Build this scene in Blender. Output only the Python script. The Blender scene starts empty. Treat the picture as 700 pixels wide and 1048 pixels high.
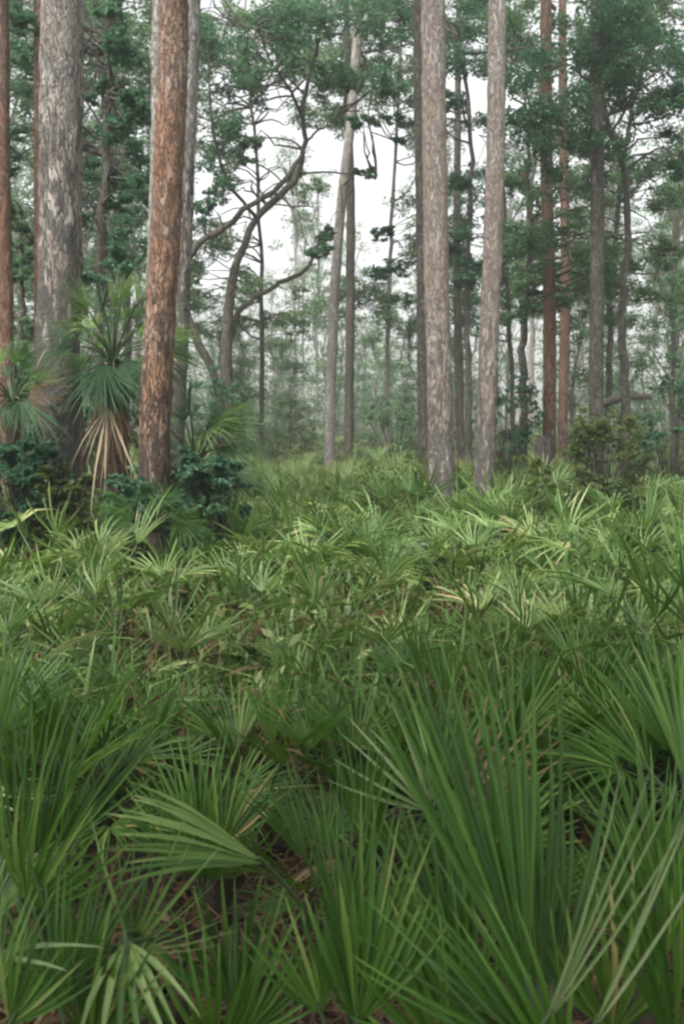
import bpy, math, random
import numpy as np
from mathutils import Vector, Matrix

R = math.radians
RNG = np.random.default_rng(11)
random.seed(11)
S = bpy.context.scene
COL = S.collection

# ------------------------------------------------------------------ camera, sky, sun, exposure
F, PCX, PCY, HZ, EYE = 1019.0, 350.0, 524.0, 425.0, 1.65     # photograph 700 x 1048, 35 mm lens on a 36 mm tall frame
PITCH = math.atan((PCY - HZ) / F)
cam = bpy.data.cameras.new('camera'); cam_o = bpy.data.objects.new('camera', cam); COL.objects.link(cam_o)
cam.sensor_fit = 'VERTICAL'; cam.sensor_height = 36; cam.lens = 35
cam.clip_start = 0.05; cam.clip_end = 1500
cam_o.location = (0, 0, EYE); cam_o.rotation_euler = (R(90) - PITCH, 0, 0)
cam.dof.use_dof = True; cam.dof.focus_distance = 7.0; cam.dof.aperture_fstop = 5.6
S.camera = cam_o

SUN_EL, SUN_AZ = 58.0, 215.0          # degrees; azimuth clockwise from +Y (behind the camera, from the left)
w = bpy.data.worlds.new('World'); S.world = w; w.use_nodes = True
nt = w.node_tree; bg = nt.nodes['Background']
sky = nt.nodes.new('ShaderNodeTexSky'); sky.sky_type = 'NISHITA'; sky.sun_disc = False
sky.sun_elevation = R(SUN_EL); sky.sun_rotation = R(SUN_AZ); sky.dust_density = 4.0; sky.air_density = 1.0
hs = nt.nodes.new('ShaderNodeHueSaturation'); hs.inputs['Saturation'].default_value = 0.06   # overcast: a white sky
nt.links.new(sky.outputs[0], hs.inputs['Color']); nt.links.new(hs.outputs[0], bg.inputs[0])
bg.inputs[1].default_value = 0.088
sl = bpy.data.lights.new('sun', 'SUN'); sl.energy = 1.5; sl.angle = R(14); sl.color = (1, .955, .88)
so = bpy.data.objects.new('sun', sl); COL.objects.link(so); so.location = (0, 0, 30)
_d = Vector((math.sin(R(SUN_AZ)) * math.cos(R(SUN_EL)), math.cos(R(SUN_AZ)) * math.cos(R(SUN_EL)), math.sin(R(SUN_EL))))
so.rotation_euler = _d.to_track_quat('Z', 'Y').to_euler()
S.view_settings.view_transform = 'Standard'; S.view_settings.look = 'None'
S.view_settings.exposure = 1.9; S.view_settings.gamma = 1; S.view_settings.use_curve_mapping = False
S.cycles.use_denoising = True; S.cycles.filter_width = 2.5
S.cycles.max_bounces = 6; S.cycles.diffuse_bounces = 3; S.cycles.glossy_bounces = 2
S.cycles.transmission_bounces = 3; S.cycles.volume_bounces = 1; S.cycles.transparent_max_bounces = 4

# ------------------------------------------------------------------ pixel -> world
def ray(px, py):
    x, z = (px - PCX) / F, -(py - PCY) / F
    c, s = math.cos(PITCH), math.sin(PITCH)
    return np.array([x, c + z * s, -s + z * c])
def at(px, py, d):
    r = ray(px, py); return np.array([0, 0, EYE]) + r * (d / r[1])
def pix(p):
    v = np.asarray(p, float) - np.array([0, 0, EYE]); c, s = math.cos(PITCH), math.sin(PITCH)
    f = v[1] * c - v[2] * s; u = v[1] * s + v[2] * c
    return PCX + F * v[0] / f, PCY - F * u / f
def gz(x, y):
    return 0.05 * np.sin(x * 0.7 + 1.3) * np.cos(y * 0.45) + 0.03 * np.sin(x * 1.9 + y * 1.3)

# ------------------------------------------------------------------ materials
def mat(name):
    m = bpy.data.materials.new(name); m.use_nodes = True
    t = m.node_tree; return m, t, t.nodes['Principled BSDF'], t.nodes['Material Output']
def N(t, kind, **kw):
    n = t.nodes.new(kind)
    for k, v in kw.items():
        if k in n.inputs: n.inputs[k].default_value = v
        else: setattr(n, k, v)
    return n
def ramp(t, fac, stops):
    r = t.nodes.new('ShaderNodeValToRGB'); e = r.color_ramp.elements
    while len(e) < len(stops): e.new(0.5)
    for k, (p, c) in enumerate(stops):
        e[k].position = p; e[k].color = (*c, 1)
    t.links.new(fac, r.inputs[0]); return r
def mixc(t, fac, a, b):
    m = t.nodes.new('ShaderNodeMix'); m.data_type = 'RGBA'
    for sock, v in ((m.inputs[0], fac), (m.inputs[6], a), (m.inputs[7], b)):
        if hasattr(v, 'is_output') or isinstance(v, bpy.types.NodeSocket): t.links.new(v, sock)
        else: sock.default_value = v if isinstance(v, float) else (*v, 1)
    return m.outputs[2]
def math_(t, op, a, b):
    m = t.nodes.new('ShaderNodeMath'); m.operation = op
    for k, v in enumerate((a, b)):
        if isinstance(v, bpy.types.NodeSocket): t.links.new(v, m.inputs[k])
        else: m.inputs[k].default_value = v
    return m.outputs[0]

def leaf_mat(name, stops, rough=.45, trans=.28, spec=.5, obj_share=.45, tint=None, k=1.55):
    stops = [(p_, tuple(x * k for x in c_)) for p_, c_ in stops]; tint = tuple(x * 1.5 for x in (tint or (.16, .24, .05)))
    m, t, p, out = mat(name)
    a = N(t, 'ShaderNodeAttribute', attribute_name='tone'); oi = t.nodes.new('ShaderNodeObjectInfo')
    no = N(t, 'ShaderNodeTexNoise', Scale=3.0, Detail=3.0)
    tc = t.nodes.new('ShaderNodeTexCoord'); t.links.new(tc.outputs['Object'], no.inputs['Vector'])
    f = math_(t, 'ADD', math_(t, 'MULTIPLY', a.outputs['Fac'], 1 - obj_share), math_(t, 'MULTIPLY', oi.outputs['Random'], obj_share))
    f = math_(t, 'ADD', f, math_(t, 'MULTIPLY', math_(t, 'SUBTRACT', no.outputs['Fac'], .5), .5))
    r = ramp(t, f, stops)
    t.links.new(r.outputs[0], p.inputs['Base Color'])
    p.inputs['Roughness'].default_value = rough; p.inputs['Specular IOR Level'].default_value = spec
    tr = t.nodes.new('ShaderNodeBsdfTranslucent')
    tcx = mixc(t, .5, r.outputs[0], tint or (.16, .24, .05)); t.links.new(tcx, tr.inputs[0])
    mx = t.nodes.new('ShaderNodeMixShader'); mx.inputs[0].default_value = trans
    t.links.new(p.outputs[0], mx.inputs[1]); t.links.new(tr.outputs[0], mx.inputs[2]); t.links.new(mx.outputs[0], out.inputs[0])
    return m

M = {}
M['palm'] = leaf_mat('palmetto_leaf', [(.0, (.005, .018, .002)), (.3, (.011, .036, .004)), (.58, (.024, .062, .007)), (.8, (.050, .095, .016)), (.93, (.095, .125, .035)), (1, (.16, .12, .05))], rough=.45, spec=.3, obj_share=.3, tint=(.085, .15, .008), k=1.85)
M['palm_pale'] = leaf_mat('palmetto_leaf_pale', [(.0, (.06, .10, .03)), (.5, (.12, .16, .07)), (1, (.22, .25, .14))], rough=.4, spec=.4, tint=(.10, .17, .03))  # sky sheen on blades painted as pale colour; dry blades share it
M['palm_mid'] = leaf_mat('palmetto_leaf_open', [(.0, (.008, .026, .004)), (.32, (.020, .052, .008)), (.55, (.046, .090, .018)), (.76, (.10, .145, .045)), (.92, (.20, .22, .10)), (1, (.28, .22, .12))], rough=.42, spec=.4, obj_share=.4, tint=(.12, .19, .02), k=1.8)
M['palm_blue'] = leaf_mat('palmetto_leaf_blue', [(.0, (.006, .022, .008)), (.5, (.014, .042, .015)), (1, (.045, .08, .035))], rough=.55, spec=.2, tint=(.04, .1, .04))
M['dead'] = leaf_mat('dead_frond', [(.0, (.024, .014, .007)), (.4, (.058, .036, .019)), (.75, (.125, .085, .048)), (1, (.25, .19, .12))], rough=.7, trans=.12, spec=.2, tint=(.2, .12, .06))
M['straw'] = leaf_mat('straw_frond', [(.0, (.075, .055, .036)), (.5, (.14, .108, .073)), (1, (.21, .175, .125))], rough=.7, trans=.12, spec=.2, tint=(.3, .2, .1))
M['oakleaf'] = leaf_mat('oak_leaf', [(.0, (.012, .036, .022)), (.45, (.024, .060, .036)), (.8, (.044, .084, .048)), (1, (.08, .11, .055))], rough=.5, trans=.44, k=2.1, spec=.3, tint=(.05, .12, .05))
M['backleaf'] = leaf_mat('back_leaf', [(.0, (.026, .060, .034)), (.5, (.048, .092, .048)), (1, (.10, .135, .06))], rough=.5, trans=.42, spec=.3, tint=(.10, .18, .06), k=1.9)  # tone raised so far foliage carries painted haze; nearer plants share it
M['shrub'] = leaf_mat('shrub_leaf', [(.0, (.014, .026, .008)), (.5, (.026, .044, .013)), (1, (.06, .075, .026))], rough=.5, spec=.3)
M['herb'] = leaf_mat('herb_leaf', [(.0, (.020, .042, .007)), (.4, (.058, .090, .018)), (.7, (.12, .15, .042)), (1, (.24, .24, .11))], rough=.45, spec=.4, tint=(.12, .18, .03))
M['needle'] = leaf_mat('pine_needle', [(.0, (.02, .05, .025)), (1, (.05, .09, .04))], rough=.5, trans=.1)
def simple(name, stops, scale=8, rough=.8, bump=.0):
    m, t, p, out = mat(name)
    tc = t.nodes.new('ShaderNodeTexCoord'); no = N(t, 'ShaderNodeTexNoise', Scale=scale, Detail=6.0)
    t.links.new(tc.outputs['Object'], no.inputs['Vector'])
    r = ramp(t, no.outputs['Fac'], stops); t.links.new(r.outputs[0], p.inputs['Base Color'])
    p.inputs['Roughness'].default_value = rough
    if bump:
        b = N(t, 'ShaderNodeBump', Strength=bump, Distance=.05); t.links.new(no.outputs['Fac'], b.inputs['Height']); t.links.new(b.outputs[0], p.inputs['Normal'])
    return m
M['ground'] = simple('forest_floor', [(.3, (.009, .007, .004)), (.5, (.018, .014, .008)), (.62, (.034, .024, .013)), (.75, (.014, .022, .007))], 1.7, .95, .4)
M['petiole'] = simple('petiole', [(.3, (.014, .036, .007)), (.7, (.036, .064, .016))], 5, .55)
M['stem'] = simple('palmetto_stem', [(.3, (.018, .012, .007)), (.7, (.055, .037, .024))], 14, .9, .6)
M['litter'] = M['dead']
def bark(name, dark, mid, light, red=None, char=0.0, zs=.22, sc=11.):
    k = 1.65; dark, mid, light, red = (tuple(x * k for x in c_) if c_ else None for c_ in (dark, mid, light, red))
    """plated pine bark: stretched cells, furrows between, blotches of lichen and of bare reddish bark"""
    m, t, p, out = mat(name)
    tc = t.nodes.new('ShaderNodeTexCoord')
    mp = N(t, 'ShaderNodeMapping'); mp.inputs['Scale'].default_value = (1, 1, zs)
    t.links.new(tc.outputs['Object'], mp.inputs['Vector'])
    no = N(t, 'ShaderNodeTexNoise', Scale=9.0, Detail=5.0); t.links.new(mp.outputs[0], no.inputs['Vector'])
    wv = t.nodes.new('ShaderNodeMix'); wv.data_type = 'VECTOR'; wv.inputs[0].default_value = .28
    t.links.new(mp.outputs[0], wv.inputs[4]); t.links.new(no.outputs['Color'], wv.inputs[5])
    vo = N(t, 'ShaderNodeTexVoronoi', Scale=sc, feature='DISTANCE_TO_EDGE'); t.links.new(wv.outputs[1], vo.inputs['Vector'])
    vc = N(t, 'ShaderNodeTexVoronoi', Scale=sc); t.links.new(wv.outputs[1], vc.inputs['Vector'])
    sep = t.nodes.new('ShaderNodeSeparateColor'); t.links.new(vc.outputs['Color'], sep.inputs[0])
    fine = N(t, 'ShaderNodeTexNoise', Scale=40.0, Detail=5.0); t.links.new(mp.outputs[0], fine.inputs['Vector'])
    f = math_(t, 'ADD', math_(t, 'MULTIPLY', sep.outputs[0], .5), math_(t, 'MULTIPLY', fine.outputs['Fac'], .55))
    r = ramp(t, f, [(.2, tuple(x * .7 for x in mid)), (.38, mid), (.6, tuple((a + b) / 2 for a, b in zip(mid, light))), (.85, light)])
    c = r.outputs[0]
    big = N(t, 'ShaderNodeTexNoise', Scale=1.1, Detail=5.0, Roughness=.6); t.links.new(tc.outputs['Object'], big.inputs['Vector'])
    if red:
        k = ramp(t, big.outputs['Fac'], [(.42, (0, 0, 0)), (.56, (1, 1, 1))]).outputs[0]
        c = mixc(t, math_(t, 'MULTIPLY', k, .6), c, red)
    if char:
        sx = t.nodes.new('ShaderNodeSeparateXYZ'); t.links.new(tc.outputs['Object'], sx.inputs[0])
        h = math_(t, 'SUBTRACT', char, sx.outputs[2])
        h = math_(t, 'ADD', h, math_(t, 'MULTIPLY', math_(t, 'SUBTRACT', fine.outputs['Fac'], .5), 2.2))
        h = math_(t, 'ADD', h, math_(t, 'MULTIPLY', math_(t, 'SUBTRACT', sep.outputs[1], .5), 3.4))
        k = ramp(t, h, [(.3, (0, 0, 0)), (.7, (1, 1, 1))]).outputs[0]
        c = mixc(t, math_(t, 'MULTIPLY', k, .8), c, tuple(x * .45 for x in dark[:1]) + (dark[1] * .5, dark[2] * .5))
    e = ramp(t, vo.outputs['Distance'], [(.0, (.25, .25, .25)), (.16, (1, 1, 1))]).outputs[0]
    c = mixc(t, e, dark, c)
    t.links.new(c, p.inputs['Base Color']); p.inputs['Roughness'].default_value = .9; p.inputs['Specular IOR Level'].default_value = .15
    b = N(t, 'ShaderNodeBump', Strength=.8, Distance=.03)
    hh = math_(t, 'ADD', e, math_(t, 'MULTIPLY', fine.outputs['Fac'], .5)); t.links.new(hh, b.inputs['Height']); t.links.new(b.outputs[0], p.inputs['Normal'])
    return m
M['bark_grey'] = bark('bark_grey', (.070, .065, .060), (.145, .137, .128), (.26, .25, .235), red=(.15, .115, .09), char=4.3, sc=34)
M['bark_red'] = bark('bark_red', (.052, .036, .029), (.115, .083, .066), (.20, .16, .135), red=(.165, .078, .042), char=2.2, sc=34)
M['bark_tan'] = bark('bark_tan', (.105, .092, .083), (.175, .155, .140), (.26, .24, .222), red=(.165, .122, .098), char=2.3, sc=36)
M['bark_dark'] = bark('bark_dark', (.026, .023, .020), (.060, .053, .045), (.11, .10, .085), zs=.3, sc=32)
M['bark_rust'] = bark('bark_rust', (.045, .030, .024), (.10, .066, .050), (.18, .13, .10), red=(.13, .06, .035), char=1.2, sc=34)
M['bark_pale'] = bark('bark_pale', (.10, .092, .084), (.19, .17, .152), (.30, .28, .25), zs=.3, sc=32)

# ------------------------------------------------------------------ mesh helpers
class MB:
    def __init__(s): s.V = []; s.Q = []; s.T = []; s.qm = []; s.tm = []; s.tone = []; s.n = 0
    def add(s, V, Q=None, T=None, mi=0, tone=None):
        V = np.asarray(V, float).reshape(-1, 3); s.V.append(V)
        if Q is not None and len(Q): s.Q.append(np.asarray(Q, int) + s.n); s.qm.append(np.full(len(Q), mi))
        if T is not None and len(T): s.T.append(np.asarray(T, int) + s.n); s.tm.append(np.full(len(T), mi))
        s.tone.append(np.full(len(V), .5) if tone is None else np.broadcast_to(np.asarray(tone, float), (len(V),)))
        s.n += len(V)
    def mesh(s, name, mats, smooth=True):
        V = np.concatenate(s.V); Q = np.concatenate(s.Q) if s.Q else np.zeros((0, 4), int); T = np.concatenate(s.T) if s.T else np.zeros((0, 3), int)
        me = bpy.data.meshes.new(name)
        me.vertices.add(len(V)); me.vertices.foreach_set('co', V.astype(np.float32).ravel())
        nl = Q.size + T.size; me.loops.add(nl); me.loops.foreach_set('vertex_index', np.concatenate([Q.ravel(), T.ravel()]).astype(np.int32))
        me.polygons.add(len(Q) + len(T))
        st = np.concatenate([np.arange(len(Q)) * 4, Q.size + np.arange(len(T)) * 3]).astype(np.int32)
        me.polygons.foreach_set('loop_start', st)
        me.polygons.foreach_set('material_index', np.concatenate((s.qm or [np.zeros(0)]) + (s.tm or [np.zeros(0)])).astype(np.int32))
        me.polygons.foreach_set('use_smooth', np.full(len(Q) + len(T), smooth))
        a = me.attributes.new('tone', 'FLOAT', 'POINT'); a.data.foreach_set('value', np.concatenate(s.tone).astype(np.float32))
        for m in (mats if isinstance(mats, (list, tuple)) else [mats]): me.materials.append(m)
        me.update(calc_edges=True); return me
def link(name, me, parent=None, loc=(0, 0, 0), rot=(0, 0, 0), scale=1.0):
    o = bpy.data.objects.new(name, me); COL.objects.link(o)
    if parent: o.parent = parent
    o.location = loc; o.rotation_euler = rot; o.scale = (scale,) * 3; return o
def tag(o, label, cat, group=None, kind=None):
    if label: o['label'] = label
    if cat: o['category'] = cat
    if group: o['group'] = group
    if kind: o['kind'] = kind
    return o
def empty(name, loc, label, cat, group=None, rot=(0, 0, 0), scale=1.0):
    return tag(link(name, None, None, loc, rot, scale), label, cat, group)

def nrm(v): v = np.asarray(v, float); return v / (np.linalg.norm(v, axis=-1, keepdims=True) + 1e-9)
def tube(P, rad, sides=8, rough=0.0, rng=RNG, cap=True):
    P = np.asarray(P, float); n = len(P); rad = np.broadcast_to(np.asarray(rad, float), (n,))
    T = nrm(np.gradient(P, axis=0)); ref = np.array([0, 1, 0.05]) if abs(T[:, 1]).max() < .9 else np.array([1, 0, 0.05])
    U = nrm(np.cross(T, ref)); W = np.cross(T, U)
    a = np.arange(sides) * 2 * math.pi / sides
    rr = rad[:, None] * (1 + rough * rng.normal(size=(n, sides))) if rough else np.repeat(rad[:, None], sides, 1)
    V = P[:, None, :] + rr[..., None] * (np.cos(a)[None, :, None] * U[:, None] + np.sin(a)[None, :, None] * W[:, None])
    i, j = np.meshgrid(np.arange(n - 1), np.arange(sides), indexing='ij'); j2 = (j + 1) % sides
    Q = np.stack([i * sides + j, i * sides + j2, (i + 1) * sides + j2, (i + 1) * sides + j], -1).reshape(-1, 4)
    return V.reshape(-1, 3), Q
def spline(pts, n):
    pts = np.asarray(pts, float)
    if len(pts) < 3: return pts[0] + (pts[-1] - pts[0]) * np.linspace(0, 1, n)[:, None]
    P = np.vstack([2 * pts[0] - pts[1], pts, 2 * pts[-1] - pts[-2]]); out = []
    for u in np.linspace(0, len(pts) - 1 - 1e-6, n):
        k = int(u); f = u - k; p0, p1, p2, p3 = P[k:k + 4]
        out.append(.5 * (2 * p1 + (p2 - p0) * f + (2 * p0 - 5 * p1 + 4 * p2 - p3) * f * f + (3 * p1 - p0 - 3 * p2 + p3) * f ** 3))
    return np.array(out)
def leaves(mb, C, size, rng, mi=0, aspect=.5, flat=.5, tone=None, spread=.18):
    """one bent rhombus leaf at every point of C"""
    n = len(C)
    nn = rng.normal(size=(n, 3)); nn[:, 2] = np.abs(nn[:, 2]) + flat * 2; nn = nrm(nn)
    d = nrm(np.cross(nn, rng.normal(size=(n, 3)))); s = np.cross(nn, d)
    L = (size * rng.uniform(.6, 1.3, n))[:, None]
    bend = nn * L * rng.uniform(-.05, .22, n)[:, None]
    V = np.stack([C - d * L * .5, C + s * L * aspect * .5 + bend * .6, C + d * L * .5 - bend * .4, C - s * L * aspect * .5 + bend * .6], 1)
    tone = rng.uniform(.25, .75, n) if tone is None else np.clip(tone + rng.normal(0, spread, n), 0, 1)
    mb.add(V.reshape(-1, 3), np.arange(n * 4).reshape(-1, 4), mi=mi, tone=np.repeat(tone, 4))
def ball(c, r, n, rng, squash=.7):
    p = nrm(rng.normal(size=(n, 3))) * (rng.uniform(0, 1, n) ** .5)[:, None] * r
    p[:, 2] *= squash; return np.asarray(c) + p

# ------------------------------------------------------------------ ground and haze
n = 140
gx = np.sign(np.linspace(-1, 1, n)) * np.abs(np.linspace(-1, 1, n)) ** 2.2 * 420
X, Y = np.meshgrid(gx, gx + 10, indexing='ij')
Z = gz(X, Y) * (np.hypot(X, Y) < 90)
i, j = np.meshgrid(np.arange(n - 1), np.arange(n - 1), indexing='ij')
g = MB(); g.add(np.stack([X, Y, Z], -1).reshape(-1, 3), np.stack([i * n + j, (i + 1) * n + j, (i + 1) * n + j + 1, i * n + j + 1], -1).reshape(-1, 4))
tag(link('ground', g.mesh('ground', M['ground'])), None, None, kind='structure')

HAZE = 0.0020
hb = MB(); hx, hy0, hy1, hz0, hz1 = 430, -420, 440, -1.2, 27.0
hb.add([(-hx, hy0, hz0), (hx, hy0, hz0), (hx, hy1, hz0), (-hx, hy1, hz0), (-hx, hy0, hz1), (hx, hy0, hz1), (hx, hy1, hz1), (-hx, hy1, hz1)],
       [(0, 3, 2, 1), (4, 5, 6, 7), (0, 1, 5, 4), (1, 2, 6, 5), (2, 3, 7, 6), (3, 0, 4, 7)])
hm = bpy.data.materials.new('haze_air'); hm.use_nodes = True; ht = hm.node_tree; ht.nodes.remove(ht.nodes['Principled BSDF'])
pv = ht.nodes.new('ShaderNodeVolumePrincipled'); pv.inputs['Color'].default_value = (.93, .97, .95, 1); pv.inputs['Density'].default_value = HAZE; pv.inputs['Anisotropy'].default_value = .2
ht.links.new(pv.outputs[0], ht.nodes['Material Output'].inputs['Volume'])
tag(link('haze', hb.mesh('haze', hm, False)), None, None, kind='stuff')

# ------------------------------------------------------------------ pines
def pine_crown_mesh(seed):
    rng = np.random.default_rng(seed); mb = MB()
    for k in range(13):
        z = 11.2 + k * .5; a = k * 2.4 + rng.uniform(-.4, .4); L = 2.6 - k * .13
        d = np.array([math.cos(a), math.sin(a), 0]); P = spline([(0, 0, z), d * L * .5 + (0, 0, z + .25), d * L + (0, 0, z + .6)], 6)
        V, Q = tube(P, np.linspace(.05, .015, 6), 5); mb.add(V, Q, mi=1)
        for q in range(6):
            c = P[min(5, 2 + q // 2)] + rng.normal(0, .3, 3); m = 26
            dr = nrm(rng.normal(size=(m, 3)) + (0, 0, .5)); Ln = rng.uniform(.18, .3, m)[:, None]
            sd = nrm(np.cross(dr, rng.normal(size=(m, 3)))) * .008
            V = np.stack([c + sd * 0 + dr * 0.02 - sd, c + dr * .02 + sd, c + dr * Ln], 1).reshape(-1, 3)
            mb.add(V, None, np.arange(m * 3).reshape(-1, 3), tone=np.repeat(rng.uniform(.2, .8, m), 3))
    return mb.mesh('pine_crown', [M['needle'], M['bark_dark']])
PCROWN = [pine_crown_mesh(31), pine_crown_mesh(32)]
TRUNKS = []
def pine(path, d, width, m, label, top=17.0, seed=0, crown=True, group='tall straight pine trunks', name='pine_tree', flare=1.4):
    """path: pixels from the top of the trunk's visible part to its foot; width in pixels at top and foot"""
    rng = np.random.default_rng(seed + 400)
    pts = [at(x, y, d) for x, y in path][::-1]
    b, u = pts[0], pts[1]; sl_ = (u - b) / max(u[2] - b[2], .1)
    z0 = float(gz(b[0], b[1])) - .15; foot = b + sl_ * (z0 - b[2]); foot[1] = d
    t0, t1 = pts[-2], pts[-1]; sl2 = (t1 - t0) / max(t1[2] - t0[2], .1)
    up = [t1 + sl2 * (zz - t1[2]) * np.array([.6, .6, 1]) for zz in np.linspace(t1[2] + 1.5, top, 4)] if top > t1[2] + 1.6 else []
    NR = 150; P = spline([foot] + pts + up, NR)
    P[1:, :2] += np.cumsum(rng.normal(0, .0018, (NR - 1, 2)), 0)
    w0, w1 = width[1] * d / F / 2, width[0] * d / F / 2
    z = P[:, 2]; zt = t1[2]
    rad = w0 + (w1 - w0) * np.clip((z - z0) / (zt - z0), 0, 1) - np.clip((z - zt) / max(top - zt, 1), 0, 1) * w1 * .65
    rad = rad * (1 + (flare - 1) * np.exp(-(z - z0) / .35))
    root = empty(name, tuple(foot), label, 'pine tree', group)
    mb = MB(); V, Q = tube(P - foot, rad, 28)
    # bark plates: shallow cell relief round the trunk
    ang = np.tile(np.arange(28), NR); zz = np.repeat(np.arange(NR), 28)
    dv = V - np.repeat(P - foot, 28, 0); V = V + dv * (rng.normal(0, .03, len(V)) + .02 * np.sin(ang * 1.8 + np.sin(zz * .9) * 2 + seed))[:, None]
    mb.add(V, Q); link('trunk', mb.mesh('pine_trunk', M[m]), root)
    if crown:
        c = link('crown', PCROWN[seed % 2], root); c.location = (P[-1] - foot) * (1, 1, 0) + np.array([0, 0, top - 17.2 - foot[2]]); c.rotation_euler = (0, 0, seed * 1.3)
    TRUNKS.append((foot[0], foot[1], max(w0, .12)))
    return root
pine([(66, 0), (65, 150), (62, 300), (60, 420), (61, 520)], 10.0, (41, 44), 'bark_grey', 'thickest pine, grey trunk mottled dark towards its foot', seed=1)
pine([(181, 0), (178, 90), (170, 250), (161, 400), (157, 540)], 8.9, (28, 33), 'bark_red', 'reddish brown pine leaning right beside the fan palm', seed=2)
pine([(160, 0), (159, 90), (157, 200), (155, 330)], 11.5, (11, 13), 'bark_pale', 'slim pale trunk just behind the reddish leaning pine', seed=3)
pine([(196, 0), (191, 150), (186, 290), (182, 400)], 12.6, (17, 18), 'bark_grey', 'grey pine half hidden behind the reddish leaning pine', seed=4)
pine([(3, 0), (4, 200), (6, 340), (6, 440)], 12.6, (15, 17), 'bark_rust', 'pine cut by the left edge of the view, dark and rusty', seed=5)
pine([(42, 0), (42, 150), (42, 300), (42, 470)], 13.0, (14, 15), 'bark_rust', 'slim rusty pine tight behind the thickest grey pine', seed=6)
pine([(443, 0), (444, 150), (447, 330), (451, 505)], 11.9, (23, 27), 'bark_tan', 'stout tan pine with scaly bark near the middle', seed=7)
pine([(428, 0), (430, 150), (432, 300), (434, 440)], 16.2, (11, 13), 'bark_dark', 'dark slim pine tucked behind the stout tan pine', seed=8)
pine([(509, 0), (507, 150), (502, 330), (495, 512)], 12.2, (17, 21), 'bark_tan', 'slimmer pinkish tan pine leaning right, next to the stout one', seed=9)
pine([(368, 0), (358, 130), (346, 240), (340, 360), (338, 445)], 24.0, (9, 11), 'bark_pale', 'thin pale crooked pine leaning right in the clearing', seed=10, top=19)
pine([(357, 130), (359, 200), (358, 320), (357, 430)], 27.0, (8, 10), 'bark_dark', 'thin dark pole behind the pale crooked pine', seed=11, top=16)
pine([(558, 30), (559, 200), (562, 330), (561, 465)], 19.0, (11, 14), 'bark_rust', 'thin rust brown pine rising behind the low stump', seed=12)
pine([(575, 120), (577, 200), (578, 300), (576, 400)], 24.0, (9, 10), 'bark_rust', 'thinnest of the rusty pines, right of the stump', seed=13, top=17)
pine([(609, 60), (610, 200), (610, 320), (609, 450)], 16.5, (13, 15), 'bark_dark', 'dark pine rising behind the rounded olive bush', seed=14, top=15)
pine([(467, 190), (467, 260), (468, 330), (470, 410)], 24.0, (7, 9), 'bark_dark', 'thin dark pole in the gap between the two tan pines', seed=15, top=16)

# ------------------------------------------------------------------ broadleaf trees
def limb(mb, pts, r0, r1, n=14, mi=0, sides=8):
    P = spline(pts, n)
    if n > 20: P[2:-1] += RNG.normal(0, r0 * .22, (n - 3, 3))
    V, Q = tube(P, np.linspace(r0, r1, n), sides, .05); mb.add(V, Q, mi=mi); return P
def twigs(mb, cs, anchors, rng, r=.02, mi=0):
    A = np.asarray(anchors)
    for c in cs:
        k = np.argmin(np.linalg.norm(A - c, axis=1)); a = A[k]; ln = np.linalg.norm(c - a); f_ = np.linspace(0, 1, 6)[:, None]; Pk = a + (c - a) * f_ + rng.normal(0, .075 * ln, (6, 3)) * np.sin(f_ * math.pi) + np.array([0, 0, .12 * ln]) * np.sin(f_ * math.pi)
        limb(mb, Pk, r * (.6 + .4 * min(ln, 1.5)), r * .25, 9, mi, 4)
def clump(mb, c, r, n, size, rng, mi=0, tuft=.55):
    """a spray of leaves: several small tufts, loose at the rim"""
    base = rng.uniform(.25, .7); k = max(4, int(n / 34))
    for t in ball(c, r * 1.05, k, rng, .75):
        leaves(mb, ball(t, r * tuft, n // k, rng, .6), size, rng, mi, tone=np.clip(base + rng.normal(0, .08), 0, 1))

# the leaning live oak, its limbs followed one by one
D_OAK = 21.0
def oak_pts(px, dd): return [at(x, y, D_OAK + q) for (x, y), q in zip(px, dd)]
ofoot = at(236, 440, D_OAK); ofoot[2] = float(gz(ofoot[0], ofoot[1])) - .1
oak = empty('live_oak', tuple(ofoot), 'dark forked live oak with long bare limbs arching to the right', 'oak tree')
mb = MB(); base_pts = [ofoot - ofoot, at(232, 380, D_OAK) - ofoot, at(234, 320, D_OAK) - ofoot, at(240, 275, D_OAK) - ofoot]
limb(mb, base_pts, .14, .09, 16, sides=12); link('trunk', mb.mesh('oak_trunk', M['bark_dark']), oak)
limbs = [
    ([(240, 275), (256, 236), (276, 210), (297, 190), (309, 166), (312, 140), (309, 112), (318, 70), (330, 20)], [0, .2, .4, .5, .6, .6, .5, .4, .2], .115, .045),
    ([(236, 436), (214, 372), (186, 310), (188, 274), (208, 246), (236, 230), (256, 210), (288, 189), (309, 160)], [0, -.2, -.4, -.5, -.5, -.4, -.2, .1, .45], .13, .055),
    ([(236, 345), (243, 322), (258, 308), (284, 291), (308, 279), (322, 262), (334, 250)], [0, .3, .6, .9, 1.2, 1.3, 1.5], .10, .04),
    ([(306, 178), (330, 176), (355, 178), (385, 180)], [.6, .3, 0, -.4], .035, .015),
    ([(311, 148), (325, 134), (342, 124), (356, 96)], [.6, .9, 1.1, 1.4], .04, .015),
    ([(310, 122), (296, 90), (276, 60), (262, 20)], [.5, 0, -.5, -1], .05, .02),
    ([(262, 222), (236, 190), (222, 150), (215, 100), (212, 40)], [.2, -.5, -1, -1.4, -1.6], .055, .02),
]
anch = []
for px, dd, r0, r1 in limbs:
    mb = MB(); P = limb(mb, [p - ofoot for p in oak_pts(px, dd)], r0 * .72, r1 * .8, 26, sides=9); anch += list(P[6:])
    link('limb', mb.mesh('oak_limb', M['bark_dark']), oak)
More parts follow.
